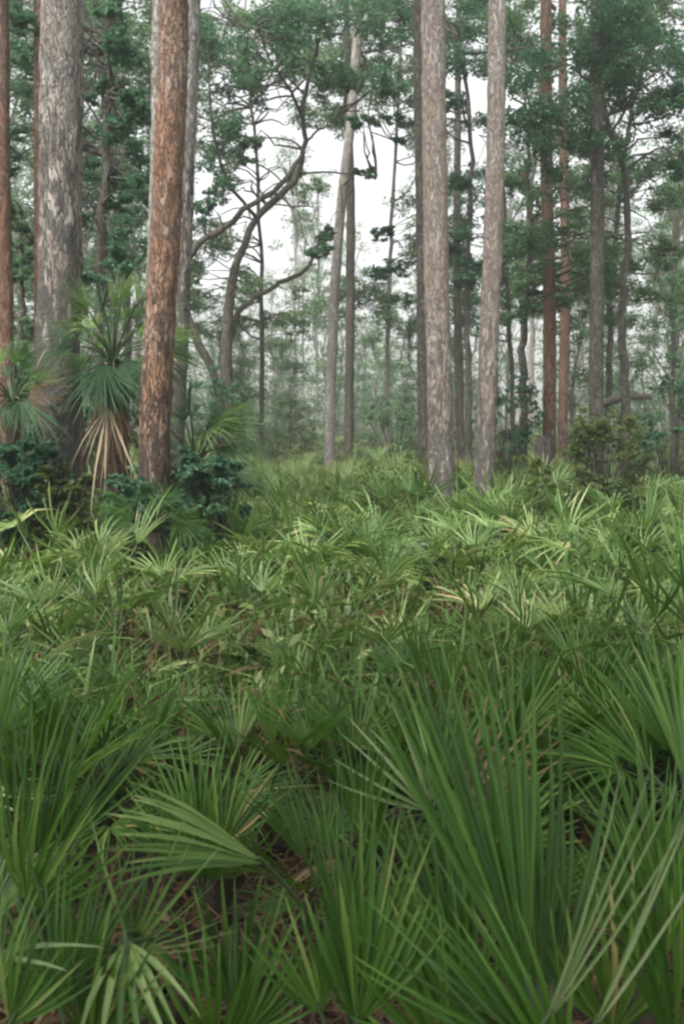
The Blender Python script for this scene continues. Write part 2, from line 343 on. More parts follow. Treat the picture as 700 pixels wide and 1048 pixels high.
def crown_from(root, foot, spec, d, anch, m, leaf, seed, dens=1.0, name='crown', spread=1.2, bark='bark_dark'):
    """spec: pixel centre and pixel radius of each clump of the crown"""
    rng = np.random.default_rng(seed); mb = MB(); cs = []
    for x, y, r in spec:
        rr = r * d / F
        for q in range(4):
            c = at(x + rng.normal(0, r * .55), y + rng.normal(0, r * .45), d + rng.uniform(-spread, spread)) - foot
            cs.append(c); clump(mb, c, rr * .62, int(340 * dens * (rr / .7) ** 1.5) + 90, leaf * .76, rng)
    twigs(mb, cs, anch, rng, .022, 1)
    return link(name, mb.mesh('leaf_crown', [M[m], M[bark]]), root)
crown_from(oak, ofoot, [(215, 40, 34), (236, 88, 30), (212, 130, 30), (226, 185, 22), (252, 155, 16), (280, 22, 38), (268, 62, 24), (330, 30, 42), (345, 75, 26), (392, 40, 34), (404, 92, 24), (324, 252, 14), (336, 238, 10),
    (300, 8, 30), (210, 205, 14), (376, 178, 8), (374, 120, 12)], D_OAK, anch, 'oakleaf', .13, 5, 1.0)

def leafy(path, d, width, spec, label, m='oakleaf', seed=0, dens=1.0, leaf=.13, bark='bark_dark', spread=1.5, cat='tree', group=None):
    """a broadleaf tree: trunk by its own path, crown by clumps"""
    pts = [at(x, y, d) for x, y in path][::-1]; foot = pts[0].copy(); foot[2] = float(gz(foot[0], foot[1])) - .1
    root = empty('broadleaf_tree', tuple(foot), label, cat, group)
    mb = MB(); P = limb(mb, [foot * 0] + [p - foot for p in pts], width * d / F / 2, width * d / F / 5, 30, sides=10)
    link('trunk', mb.mesh('tree_trunk', M[bark]), root)
    crown_from(root, foot, spec, d, list(P[10:]), m, leaf, seed, dens, spread=spread, bark=bark)
    TRUNKS.append((foot[0], foot[1], .2)); return root
leafy([(606, 60), (640, 200), (636, 330), (640, 420)], 17.5, 12, [(600, 40, 44), (645, 30, 46), (690, 40, 44), (610, 95, 46), (655, 100, 34), (695, 105, 30), (560, 60, 36), (545, 110, 32), (575, 150, 34), (610, 160, 30), (655, 70, 34), (690, 160, 20)],
      'dark leafy tree filling the upper right above the pines', seed=21, dens=.75, spread=1.6)
leafy([(540, 150), (541, 260), (536, 340), (536, 430)], 19.5, 10, [(530, 30, 32), (530, 185, 28), (552, 215, 28), (528, 240, 26), (570, 250, 28), (598, 255, 30), (545, 285, 24), (600, 215, 24), (626, 275, 26), (660, 285, 26), (690, 300, 24), (560, 310, 18), (530, 320, 16), (690, 255, 20)],
      'drooping leafy tree between the rusty pines and the pinkish one', 'backleaf', seed=22, dens=.75, spread=2.0)
leafy([(470, 40), (482, 150), (478, 300), (480, 420)], 23, 8, [(475, 25, 30), (472, 66, 26), (468, 112, 18), (400, 15, 30), (478, 232, 18), (468, 258, 14), (415, 285, 20), (395, 240, 12), (480, 290, 16), (410, 130, 14), (472, 182, 14)],
      'slim leafy tree showing between the two tan pines', seed=23, spread=1.5)
leafy([(112, 40), (110, 150), (104, 250), (104, 420)], 13.5, 14, [(108, 128, 30), (116, 175, 30), (106, 215, 26), (128, 62, 26), (120, 15, 20), (132, 248, 30), (110, 268, 26), (136, 200, 20), (18, 75, 30), (22, 150, 22), (20, 30, 26), (135, 105, 22), (104, 85, 14)],
      'leafy tree with dark foliage between the thickest pine and the reddish one', seed=24, dens=.5, spread=1.2)
leafy([(22, 220), (24, 290), (22, 360), (24, 430)], 14.5, 9, [(22, 240, 20), (24, 280, 22), (20, 325, 24), (10, 370, 26), (24, 395, 20), (14, 205, 18)],
      'low leafy tree at the left edge behind the thickest pine', m='backleaf', seed=25, spread=.9)

GAPS = [(382, 192, 36, 30), (255, 195, 32, 32), (222, 100, 12, 14), (100, 60, 14, 50), (645, 228, 34, 30), (480, 150, 26, 16), (655, 130, 26, 16), (570, 85, 16, 16), (520, 215, 14, 18), (690, 130, 14, 14), (120, 140, 12, 16), (345, 195, 30, 50), (20, 140, 10, 40), (300, 240, 40, 26), (275, 120, 20, 22), (540, 165, 16, 10), (405, 130, 22, 12), (440, 300, 8, 60), (535, 100, 12, 10)]
crng = np.random.default_rng(99); FILL = {}
BACKX = {'a': 262, 'b': 402, 'c': 600, 'd': 74, 'e': 500}
for gx_ in range(-10, 720, 33):
    for gy_ in range(-6, 345, 33):
        x, y = gx_ + crng.uniform(-12, 12), gy_ + crng.uniform(-12, 12)
        g_ = min(math.hypot((x - a) / (c + 12), (y - b) / (d_ + 12)) for a, b, c, d_ in GAPS)
        if g_ < 1 or crng.uniform() < .36 + .08 * (y > 230): continue
        FILL.setdefault(min(BACKX, key=lambda q: abs(BACKX[q] - x)), []).append((x, y, crng.uniform(18, 30)))
leafy([(250, 30), (262, 150), (268, 300), (268, 430)], 28, 6, FILL['a'], 'tall leafy tree behind the forked oak, crown mingling with it', 'backleaf', seed=26, spread=3, leaf=.13, dens=.8)
leafy([(412, 20), (405, 150), (398, 300), (396, 430)], 31, 6, FILL['b'], 'tall leafy tree behind the stout tan pine, crown spreading both sides', 'backleaf', seed=27, spread=3, leaf=.14, bark='bark_pale', dens=.8)
leafy([(668, 20), (640, 150), (625, 300), (622, 430)], 27, 8, FILL['c'], 'big leafy tree filling the upper right behind the dark pine', 'backleaf', seed=28, spread=3, leaf=.13, dens=.9)
leafy([(70, 20), (74, 150), (76, 300), (76, 430)], 26, 8, FILL['d'], 'leafy tree behind the thickest pine, seen either side of it', 'backleaf', seed=29, spread=3, leaf=.13, dens=.8)
leafy([(520, 20), (514, 150), (520, 300), (524, 430)], 29, 6, FILL['e'], 'leafy tree behind the pinkish tan pine, leaves down to its foot', 'oakleaf', seed=30, spread=3, leaf=.14, dens=.8)

rng = np.random.default_rng(3); foot = np.array([-2.2, -3.2, -.1])  # unseen tree, added so its crown darkens the nearest palmettos
shade_tree = empty('broadleaf_tree', tuple(foot), 'unseen spreading tree added behind the viewpoint, its boughs shading the nearest palmettos', 'tree')
mb = MB(); P = limb(mb, [(0, 0, 0), (.1, .1, 2.2), (.3, .3, 4.2), (.5, .5, 7)], .24, .1, 24, sides=12); link('trunk', mb.mesh('tree_trunk', M['bark_dark']), shade_tree); anch = list(P[12:])
mb = MB()
for e in ((4.6, 3.6, 5.2), (2.4, 4.2, 5.6), (.3, 4.0, 5.4), (4.6, 1.2, 5.8), (2.2, 2.0, 6.6)): anch += list(limb(mb, [P[14], np.array(e) * .5 + (0, 0, 2.9), e], .09, .03, 14)[4:])
link('limb', mb.mesh('tree_limbs', M['bark_dark']), shade_tree)
mb = MB()
for q in range(190):
    c = np.array([rng.uniform(-1.4, 5.4), rng.uniform(-1, 6.3), 0]); c[2] = 4.9 + rng.uniform(0, 1.7) + max(0, c[1] - 3.2) * .2; clump(mb, c, .62, 150, .11, rng)
    if q % 2: twigs(mb, [c], anch, rng, .018, 1)
link('crown', mb.mesh('leaf_crown', [M['oakleaf'], M['bark_dark']]), shade_tree)

# far trees: a few kinds, each built once and copied with its trunk and crown
def far_kind(seed, H, cb, cr, rt, nc, nl, leaf, m, bark):
    rng = np.random.default_rng(seed); tb = MB(); cbm = MB()
    P = limb(tb, [(0, 0, -.2), (rng.normal(0, .15), rng.normal(0, .15), H * .35), (rng.normal(0, .35), rng.normal(0, .35), H * .7), (rng.normal(0, .5), rng.normal(0, .5), H)], rt, rt * .25, 24, sides=8)
    for k in range(nc):
        f = rng.uniform(0, 1); z = cb + (H - cb) * f; a = rng.uniform(0, 2 * math.pi); rr = cr * (1 - .55 * f) * rng.uniform(.25, 1)
        i_ = min(23, int(z / H * 23)); c = P[i_] * (1, 1, 0) + np.array([math.cos(a) * rr, math.sin(a) * rr, z + rng.uniform(-.2, .7)])
        limb(tb, [P[max(0, i_ - 2)], (P[i_] + c) / 2 + (0, 0, .2), c], rt * .28, .012, 6, sides=4)
        clump(cbm, c, rng.uniform(.5, 1.05), nl, leaf, rng)
    return tb.mesh('far_trunk', M[bark]), cbm.mesh('far_crown', M[m])
KINDS = [far_kind(51, 15, 3.2, 3.0, .13, 42, 150, .15, 'backleaf', 'bark_dark'), far_kind(52, 18, 7.5, 2.6, .13, 34, 150, .15, 'backleaf', 'bark_pale'),
         far_kind(53, 11, 1.2, 2.6, .10, 34, 150, .14, 'backleaf', 'bark_dark'), far_kind(54, 20, 10, 2.4, .14, 32, 150, .16, 'oakleaf', 'bark_pale'),
         far_kind(55, 7, .6, 2.0, .07, 34, 170, .13, 'backleaf', 'bark_pale')]
FAR_LABEL = ['hazy full-crowned tree leafy almost to its foot, far behind the pines', 'hazy pale tall tree with a bare lower trunk, far behind the pines', 'hazy bushy tree of middling height, far behind the pines',
             'very tall hazy pole-like tree with its crown high up, far behind the pines', 'small hazy young tree, leafy to the ground, far behind the pines']
frng = np.random.default_rng(77); far_xy = []
def far_tree(x, y, k, sc):
    tr, cr = KINDS[k]
    r = empty('background_tree', (x, y, 0), FAR_LABEL[k], 'tree', 'hazy trees far behind the pines', (0, 0, frng.uniform(0, 6.28)), sc)
    link('trunk', tr, r); link('crown', cr, r)
tries = 0
while len(far_xy) < 135 and tries < 4000:
    tries += 1
    y = 26 + 62 * frng.uniform(0, 1) ** .9; x = frng.uniform(-.46, .46) * y
    px = PCX + F * x / y
    if any((x - a) ** 2 + (y - b) ** 2 < 5.5 for a, b in far_xy): continue
    gap = 335 < px < 430 or 195 < px < 300 or 625 < px < 675          # the brightest openings to the sky
    if gap and y < 55: 
        k = 4; sc = frng.uniform(.5, .8)
    else:
        k = frng.choice([0, 1, 1, 1, 2, 3, 3, 4, 4]); sc = frng.uniform(.8, 1.15)
        if gap: k = frng.choice([1, 2, 4]); sc *= .75
    far_xy.append((x, y)); far_tree(x, y, int(k), sc)

# the wood beyond, one mass
fb = MB(); rng = np.random.default_rng(5)
for q in range(300):
    a = rng.uniform(-1.0, 1.0); dd = rng.uniform(92, 130); x, y = math.sin(a) * dd, math.cos(a) * dd; h = rng.uniform(3, 8)
    V, Q = tube([(x, y, -.2), (x + rng.normal(0, .2), y, h * .6), (x + rng.normal(0, .4), y, h)], [.16, .12, .04], 5); fb.add(V, Q, mi=1)
    for s_ in range(7):
        c = np.array([x, y, 0]) + (rng.normal(0, 1.6), rng.normal(0, 1.6), h * rng.uniform(.12, 1)); leaves(fb, ball(c, 1.6, 45, rng), .36, rng, 0)
tag(link('far_woods', fb.mesh('far_woods', [M['backleaf'], M['bark_pale']])), 'hazy mass of woodland closing the view behind all the trees', 'woodland', kind='stuff')

# ------------------------------------------------------------------ palmetto fronds
def blade(rng, n=24, spread=1.25, L=.45, split=.45, pleat=.55, droop=.12, cup=.25, res=(.03, .18, .38, .6, .8, .93, 1.), ragged=.06, stiff=1.0):
    """fan blade: hub at the origin, middle finger along +X, pleated, split outwards, upper side +Z. returns V, Q, T, tone"""
    Vs, Qs, Ts, To = [], [], [], []; n0 = 0; t = np.array(res)
    for k in range(n):
        a = (k - (n - 1) / 2) * 2 * spread / (n - 1) + rng.normal(0, .012)
        Lk = L * (.70 + .30 * math.cos(a * .8)) * rng.uniform(1 - ragged * 2, 1 + ragged); tw = math.tan(spread / (n - 1)) * 1.0
        r = t * Lk; hw = np.where(t < split, r * tw, split * Lk * tw * np.clip((1 - t) / (1 - split), 0, 1) ** .75 * 1.05)
        a_r = a + rng.normal(0, .05) * np.clip(t - split, 0, 1)
        dx, dy = np.cos(a_r), np.sin(a_r)
        z = cup * L * (abs(a) / spread) ** 1.6 * t - droop * L * rng.uniform(.4, 1.6) * np.clip(t - .3, 0, 1) ** 2 * 2 + rng.normal(0, .02) * L * t
        mid = np.stack([r * dx, r * dy, z - hw * pleat], -1); le = np.stack([r * dx - hw * dy, r * dy + hw * dx, z + hw * pleat * .6], -1); ri = np.stack([r * dx + hw * dy, r * dy - hw * dx, z + hw * pleat * .6], -1)
        m = len(t); V = np.stack([le[:-1], mid[:-1], ri[:-1]], 1).reshape(-1, 3); V = np.vstack([V, mid[-1:]])
        i_ = np.arange(m - 2)[:, None] * 3
        Q = np.vstack([np.hstack([i_, i_ + 1, i_ + 4, i_ + 3]), np.hstack([i_ + 1, i_ + 2, i_ + 5, i_ + 4])]); e = (m - 2) * 3
        T = np.array([[e, e + 1, e + 3], [e + 1, e + 2, e + 3]])
        Vs.append(V); Qs.append(Q + n0); Ts.append(T + n0); n0 += len(V); tn = np.full(len(V), np.clip(rng.normal(.5, .22), 0, 1)); tn[-4:] += rng.uniform(.1, .6) * (rng.uniform() < .7); To.append(np.clip(tn, 0, 1))
    return np.vstack(Vs), np.vstack(Qs), np.vstack(Ts), np.concatenate(To)
def rotY(V, a): c, s = math.cos(a), math.sin(a); return V @ np.array([[c, 0, -s], [0, 1, 0], [s, 0, c]])
LOW = (.05, .4, .75, 1.)
class Frond: pass
def frond_kind(seed, pl, bend, low=False, **kw):
    """a whole frond: foot of its stalk at the origin, stalk along +X, blade bent down by `bend` at the hub"""
    rng = np.random.default_rng(seed); f = Frond(); f.pl = pl
    if low: kw['res'] = LOW
    V, Q, T, to = blade(rng, **kw); V = rotY(V, bend) + (pl, 0, 0); f.b = (V, Q, T, to)
    u = np.linspace(0, 1, 6 if not low else 3); P = np.stack([u * pl, 0 * u, .08 * pl * np.sin(u * math.pi) - .0], -1)
    f.p = tube(P, np.linspace(.009, .0045, len(u)), 5 if not low else 3); return f
SPEC = [dict(pl=.42, bend=.15, n=22, spread=1.2, L=.40, droop=.10, cup=.30), dict(pl=.50, bend=.30, n=22, spread=1.35, L=.40, droop=.16, cup=.22, split=.3), dict(pl=.36, bend=.05, n=18, spread=.85, L=.44, droop=.06, cup=.35),
        dict(pl=.46, bend=.5, n=20, spread=1.4, L=.38, droop=.22, cup=.16, split=.3), dict(pl=.55, bend=.2, n=18, spread=.9, L=.44, droop=.12, cup=.40, split=.3), dict(pl=.30, bend=.35, n=16, spread=1.2, L=.34, droop=.25, cup=.2, split=.25),
        dict(pl=.40, bend=-.05, n=14, spread=.45, L=.46, droop=.05, cup=.1)]
HI = [frond_kind(200 + k, **s) for k, s in enumerate(SPEC)]
MID = [frond_kind(240 + k, **{**s, 'n': int(s['n'] * .62), 'L': s['L'] * .78, 'pl': s['pl'] * 1.05, 'split': .3, 'droop': s['droop'] * 1.6 + .05, 'pleat': .8, 'ragged': .2, 'res': (.05, .2, .5, .8, 1.)}) for k, s in enumerate(SPEC)]
LO = [frond_kind(280 + k, low=True, **{**s, 'n': int(s['n'] * .55), 'L': s['L'] * .85, 'split': .25}) for k, s in enumerate(SPEC)]
DEADK = [frond_kind(320, .42, 1.1, n=18, spread=1.0, L=.38, droop=.5, cup=-.2, ragged=.2, pleat=.9, split=.3), frond_kind(321, .38, 1.4, n=16, spread=.8, L=.36, droop=.7, cup=-.3, ragged=.25, pleat=.9, split=.25)]
def frond_meshes(f, bm, pm='petiole'):
    a = MB(); a.add(*f.b[:3], tone=f.b[3]); p = MB(); p.add(*f.p); return a.mesh('frond', M[bm]), p.mesh('petiole', M[pm])
ME_HI = [frond_meshes(f, 'palm') for f in HI]; ME_MID = [frond_meshes(f, 'palm_mid') for f in MID]; ME_DEAD = [frond_meshes(f, 'dead', 'stem') for f in DEADK]
sb = MB(); P = spline([(0, 0, -.1), (.02, .01, .04), (.05, .02, .14), (.05, .0, .2)], 9); V, Q = tube(P, [.06, .065, .06, .06, .055, .055, .05, .045, .02], 12, .12); sb.add(V, Q); ME_STEM = sb.mesh('stem', M['stem'])

def frond_layout(rng, nf, dead=1, lean=(8, 72)):
    out = []
    for k in range(nf):
        f = (k + .5) / nf; inc = R(lean[0] + (lean[1] - lean[0]) * f ** .8) + rng.normal(0, .1); az = k * 2.399 + rng.normal(0, .25)
        kind = rng.choice([6, 2, 0]) if f < .3 else rng.choice([0, 1, 2, 4, 5, 3] if f < .75 else [1, 3, 5, 1])
        out.append((int(kind), az, math.pi / 2 - inc, rng.normal(0, .35), rng.uniform(.8, 1.2), False))
    for k in range(dead): out.append((int(rng.integers(2)), rng.uniform(0, 6.28), R(rng.uniform(2, 22)), rng.normal(0, .4), rng.uniform(.8, 1.1), True))
    return out
STEMTOP = (.05, 0, .17)
def eul(az, el, roll): return Matrix.Rotation(az, 3, 'Z') @ Matrix.Rotation(-el, 3, 'Y') @ Matrix.Rotation(roll, 3, 'X')
def near_palmetto(x, y, rng, label, group, sc=1.0, nf=10, dead=1, petiole=True, pool=None):
    root = empty('saw_palmetto', (x, y, float(gz(x, y))), label, 'palmetto', group, (0, 0, rng.uniform(0, 6.28)), sc)
    link('stem', ME_STEM, root)
    for kind, az, el, roll, s_, dd in frond_layout(rng, nf, dead):
        bm, pm = (ME_DEAD if dd else (pool or ME_HI))[kind]
        o = link('dead_frond' if dd else 'frond', bm, root, STEMTOP, eul(az, el, roll).to_euler(), s_)
        link('petiole', pm, o)
    return root
def merged(mb, rng, org, sc, pool, nf, dead=0, az0=0.0):
    tbase = rng.uniform(.3, .7)
    for kind, az, el, roll, s_, dd in frond_layout(rng, nf, dead):
        f = (DEADK if dd else pool)[kind]; A = np.array(eul(az + az0, el + rng.normal(0, .18), roll + rng.normal(0, .35))) * s_ * sc
        mb.add(f.b[0] @ A.T + org, *f.b[1:3], mi=1 if dd else 0, tone=np.clip(f.b[3] * .7 + tbase * .5 - .12 + rng.normal(0, .1), 0, 1))
        mb.add(f.p[0] @ A.T + org, f.p[1], mi=2)
def mid_plant(seed):
    rng = np.random.default_rng(seed); mb = MB(); merged(mb, rng, np.array([0, 0, .12]), 1.0, MID, int(rng.integers(8, 12)), int(rng.integers(0, 3)))
    return mb.mesh('palmetto', [M['palm_mid'], M['dead'], M['petiole']])
ME_PLANT = [mid_plant(600 + k) for k in range(9)]

# ---- foreground palmettos: every frond by hand
def hero(stem, label, fronds, group='big palmettos in the foreground'):
    """stem: pixel x and distance; frond: hub (px, py, d), tip (px, py, d), spread, number of fingers, facing, material, droop, cup"""
    sx, sd = stem; p = at(sx, 600, sd); st = np.array([p[0], sd, float(gz(p[0], sd))])
    root = empty('saw_palmetto', tuple(st), label, 'palmetto', group); link('stem', ME_STEM, root)
    for k, f in enumerate(fronds):
        rng = np.random.default_rng(int(sx * 7 + k * 13)); hub, tip = at(*f['hub']), at(*f['tip'])
        X = nrm(tip - hub); L = np.linalg.norm(tip - hub); fc = np.asarray(f.get('face', (0, -1, .35)), float)
        Zx = nrm(fc - X * (fc @ X)); Yx = np.cross(Zx, X); A = np.stack([X, Yx, Zx], 1)
        V, Q, T, to = blade(rng, n=f.get('n', 26), spread=f.get('spread', .6), L=L, split=f.get('split', .42), droop=f.get('droop', .08) * 1.5 + .05, cup=f.get('cup', .15), pleat=f.get('pleat', .6), ragged=.05)
        mb = MB(); mb.add(V, Q, T, tone=to); o = link(f.get('name', 'frond'), mb.mesh('frond', M[f.get('mat', 'palm')]), root)
        o.matrix_local = Matrix(A.tolist()).to_4x4(); o.location = hub - st
        b = np.array(STEMTOP) + st; q = hub - X * min(f.get('arch', .35), .6 * np.linalg.norm(hub - b))
        Pp = spline([b, b * .45 + q * .55 + (0, 0, .05), q * .35 + hub * .65, hub + X * .03], 12); V, Q = tube((Pp - hub) @ A, np.linspace(.0075, .004, 12), 6)
        mb = MB(); mb.add(V, Q); link('petiole', mb.mesh('petiole', M['petiole']), o)
    HEROES.append((st[0], st[1])); return root
HEROES = []
def fr(hub, tip, spread, n=24, **kw): return dict(hub=hub, tip=tip, spread=spread, n=n, **kw)
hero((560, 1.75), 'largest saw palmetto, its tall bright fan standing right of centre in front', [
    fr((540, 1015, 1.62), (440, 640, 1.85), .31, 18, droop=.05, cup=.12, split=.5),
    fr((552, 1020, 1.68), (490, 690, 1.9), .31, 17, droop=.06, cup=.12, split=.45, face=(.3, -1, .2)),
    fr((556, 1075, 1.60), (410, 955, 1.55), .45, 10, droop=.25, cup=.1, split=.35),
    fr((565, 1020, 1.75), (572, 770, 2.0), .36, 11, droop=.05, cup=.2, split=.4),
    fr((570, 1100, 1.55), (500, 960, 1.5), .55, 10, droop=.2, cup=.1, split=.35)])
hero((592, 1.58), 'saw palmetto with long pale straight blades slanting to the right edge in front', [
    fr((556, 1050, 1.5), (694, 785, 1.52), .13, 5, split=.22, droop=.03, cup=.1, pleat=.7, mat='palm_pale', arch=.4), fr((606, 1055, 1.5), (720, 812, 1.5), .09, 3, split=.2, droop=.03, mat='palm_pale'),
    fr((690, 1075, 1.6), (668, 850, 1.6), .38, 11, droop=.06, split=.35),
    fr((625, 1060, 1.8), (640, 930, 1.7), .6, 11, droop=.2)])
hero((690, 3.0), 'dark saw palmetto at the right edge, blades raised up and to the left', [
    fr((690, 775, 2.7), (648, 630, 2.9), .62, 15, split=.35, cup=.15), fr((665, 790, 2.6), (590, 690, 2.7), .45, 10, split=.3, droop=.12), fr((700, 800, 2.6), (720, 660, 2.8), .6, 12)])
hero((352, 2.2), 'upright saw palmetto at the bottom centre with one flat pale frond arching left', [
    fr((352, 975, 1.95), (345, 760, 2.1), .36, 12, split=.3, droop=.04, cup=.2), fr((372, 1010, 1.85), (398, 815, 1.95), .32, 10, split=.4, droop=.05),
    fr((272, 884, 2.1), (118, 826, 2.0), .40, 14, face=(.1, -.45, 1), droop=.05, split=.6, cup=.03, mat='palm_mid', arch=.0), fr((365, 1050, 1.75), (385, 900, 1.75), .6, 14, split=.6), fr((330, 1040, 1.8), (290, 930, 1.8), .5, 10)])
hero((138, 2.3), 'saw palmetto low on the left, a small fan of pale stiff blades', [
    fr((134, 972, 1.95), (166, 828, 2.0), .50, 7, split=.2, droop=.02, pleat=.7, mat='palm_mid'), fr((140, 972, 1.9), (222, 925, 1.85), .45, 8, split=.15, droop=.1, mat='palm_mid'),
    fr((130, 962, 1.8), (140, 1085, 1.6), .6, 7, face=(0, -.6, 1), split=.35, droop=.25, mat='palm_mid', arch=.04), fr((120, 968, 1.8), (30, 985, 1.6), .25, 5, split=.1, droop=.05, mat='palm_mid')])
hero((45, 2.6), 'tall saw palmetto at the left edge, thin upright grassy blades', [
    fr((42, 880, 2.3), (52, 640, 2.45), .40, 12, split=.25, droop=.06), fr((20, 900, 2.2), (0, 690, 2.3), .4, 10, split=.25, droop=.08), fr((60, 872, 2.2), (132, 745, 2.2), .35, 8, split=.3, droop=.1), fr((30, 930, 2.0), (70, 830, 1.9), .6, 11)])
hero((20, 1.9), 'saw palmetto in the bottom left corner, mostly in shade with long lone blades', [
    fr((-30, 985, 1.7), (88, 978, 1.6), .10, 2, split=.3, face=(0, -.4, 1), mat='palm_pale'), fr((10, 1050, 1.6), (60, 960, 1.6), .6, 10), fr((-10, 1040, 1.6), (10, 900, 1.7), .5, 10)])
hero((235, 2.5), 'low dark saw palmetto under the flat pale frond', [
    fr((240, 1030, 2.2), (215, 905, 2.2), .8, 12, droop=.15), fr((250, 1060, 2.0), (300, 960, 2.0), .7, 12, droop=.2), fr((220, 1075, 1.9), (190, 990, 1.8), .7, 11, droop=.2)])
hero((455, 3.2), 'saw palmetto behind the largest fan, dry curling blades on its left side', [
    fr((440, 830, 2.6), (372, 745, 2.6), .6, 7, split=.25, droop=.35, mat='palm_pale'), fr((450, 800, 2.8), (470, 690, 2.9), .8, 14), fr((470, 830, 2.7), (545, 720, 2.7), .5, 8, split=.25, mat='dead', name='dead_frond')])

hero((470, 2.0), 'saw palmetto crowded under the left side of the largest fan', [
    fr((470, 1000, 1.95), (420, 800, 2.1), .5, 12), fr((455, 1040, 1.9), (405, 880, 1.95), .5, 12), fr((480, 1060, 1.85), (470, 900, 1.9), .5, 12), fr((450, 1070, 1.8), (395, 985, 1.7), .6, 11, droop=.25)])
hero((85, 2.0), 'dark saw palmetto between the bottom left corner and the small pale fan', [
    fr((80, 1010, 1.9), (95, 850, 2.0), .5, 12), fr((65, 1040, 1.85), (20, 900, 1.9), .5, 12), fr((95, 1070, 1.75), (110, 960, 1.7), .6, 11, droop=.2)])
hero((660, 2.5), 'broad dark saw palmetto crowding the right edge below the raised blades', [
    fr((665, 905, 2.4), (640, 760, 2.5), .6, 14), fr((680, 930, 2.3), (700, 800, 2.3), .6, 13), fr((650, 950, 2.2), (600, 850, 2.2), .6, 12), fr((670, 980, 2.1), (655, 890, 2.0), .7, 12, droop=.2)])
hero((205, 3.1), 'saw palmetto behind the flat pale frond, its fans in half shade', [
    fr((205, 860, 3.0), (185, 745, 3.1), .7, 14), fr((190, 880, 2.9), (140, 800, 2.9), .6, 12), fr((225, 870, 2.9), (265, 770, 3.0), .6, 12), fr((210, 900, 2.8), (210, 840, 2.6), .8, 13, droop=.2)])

# ---- scattered palmettos
prng = np.random.default_rng(2024); spots = []
HOLLOWS = [(lambda q: (q[0], q[1]))(at(px, py, 1.22 * F / (py - HZ))) + (r,) for px, py, r in ((180, 648, .56), (430, 625, .5), (262, 738, .38), (345, 660, .26), (545, 705, .34), (205, 600, .3))]
def ok(x, y, gap):
    for a, b in HEROES:
        if (x - a) ** 2 + (y - b) ** 2 < .42 ** 2: return False
    for a, b, r in TRUNKS:
        if (x - a) ** 2 + (y - b) ** 2 < (r + .22) ** 2: return False
    if any(((x - a) / 1.25) ** 2 + ((y - b) / .9) ** 2 < r * r for a, b, r in HOLLOWS): return False
    return all((x - a) ** 2 + (y - b) ** 2 > gap * gap for a, b in spots)
tries = 0
while len(spots) < 285 and tries < 30000:
    tries += 1
    y = 2.2 + 13.0 * prng.uniform() ** .68; hw_ = .345 * y + .25; x = prng.uniform(-hw_, hw_)
    px, _ = pix((x, y, .4))
    if ok(x, y, (.30 if y < 4 else .33) + .013 * y): spots.append((x, y))
spots.sort(key=lambda p: p[1])
def zone(px):
    return 'left of the reddish pine' if px < 150 else 'between reddish and stout tan pines' if px < 440 else 'right of the stout tan pine'
for k, (x, y) in enumerate(spots):
    px, py = pix((x, y, .4)); sc = prng.choice([.55, .75, .9, 1.0, 1.22]) * prng.uniform(.9, 1.1)
    if y < 4.4: sc = prng.uniform(.62, .9)
    dead = int(prng.uniform() < .45) + int(prng.uniform() < .15)
    side = zone(px)
    if y < 4.2:
        near_palmetto(x, y, prng, f'saw palmetto close behind the big front fans, {side}', 'palmettos in the thicket', sc, int(prng.integers(9, 13)), dead)
    elif y < 8.2:
        near_palmetto(x, y, prng, f'saw palmetto in the middle of the thicket, {side}', 'palmettos in the thicket', sc, int(prng.integers(7, 10)), dead, pool=ME_MID)
    else:
        o = link('saw_palmetto', ME_PLANT[int(prng.integers(9))], None, (x, y, float(gz(x, y))), (0, 0, prng.uniform(0, 6.28)), sc)
        o.rotation_euler = (prng.normal(0, .16), prng.normal(0, .16), o.rotation_euler.z); tag(o, f'small saw palmetto far back, level with pines, {side}', 'palmetto', 'palmettos in the thicket')

# ---- the carpet of palmettos beyond and outside them: one mass
cb = MB(); rng = np.random.default_rng(9); cnt = 0
while cnt < 1500:
    y = 14 + 56 * rng.uniform() ** 1.25; x = rng.uniform(-.5, .5) * y
    merged(cb, rng, np.array([x, y, float(gz(x, y)) + .08]), rng.uniform(.8, 1.25), LO, 7 if y < 26 else 5, 0, rng.uniform(0, 6)); cnt += 1
for q in range(260):
    y = rng.uniform(2, 15); sgn = rng.choice([-1, 1]); x = sgn * (.36 * y + .35 + rng.uniform(0, 3.0)); merged(cb, rng, np.array([x, y, .1]), rng.uniform(.75, 1.05), LO, 7, 0, rng.uniform(0, 6))
tag(link('palmetto_carpet', cb.mesh('palmetto_carpet', [M['palm_mid'], M['dead'], M['petiole']])), 'dense green carpet of far palmettos running back under the trees', 'ground cover', kind='stuff')

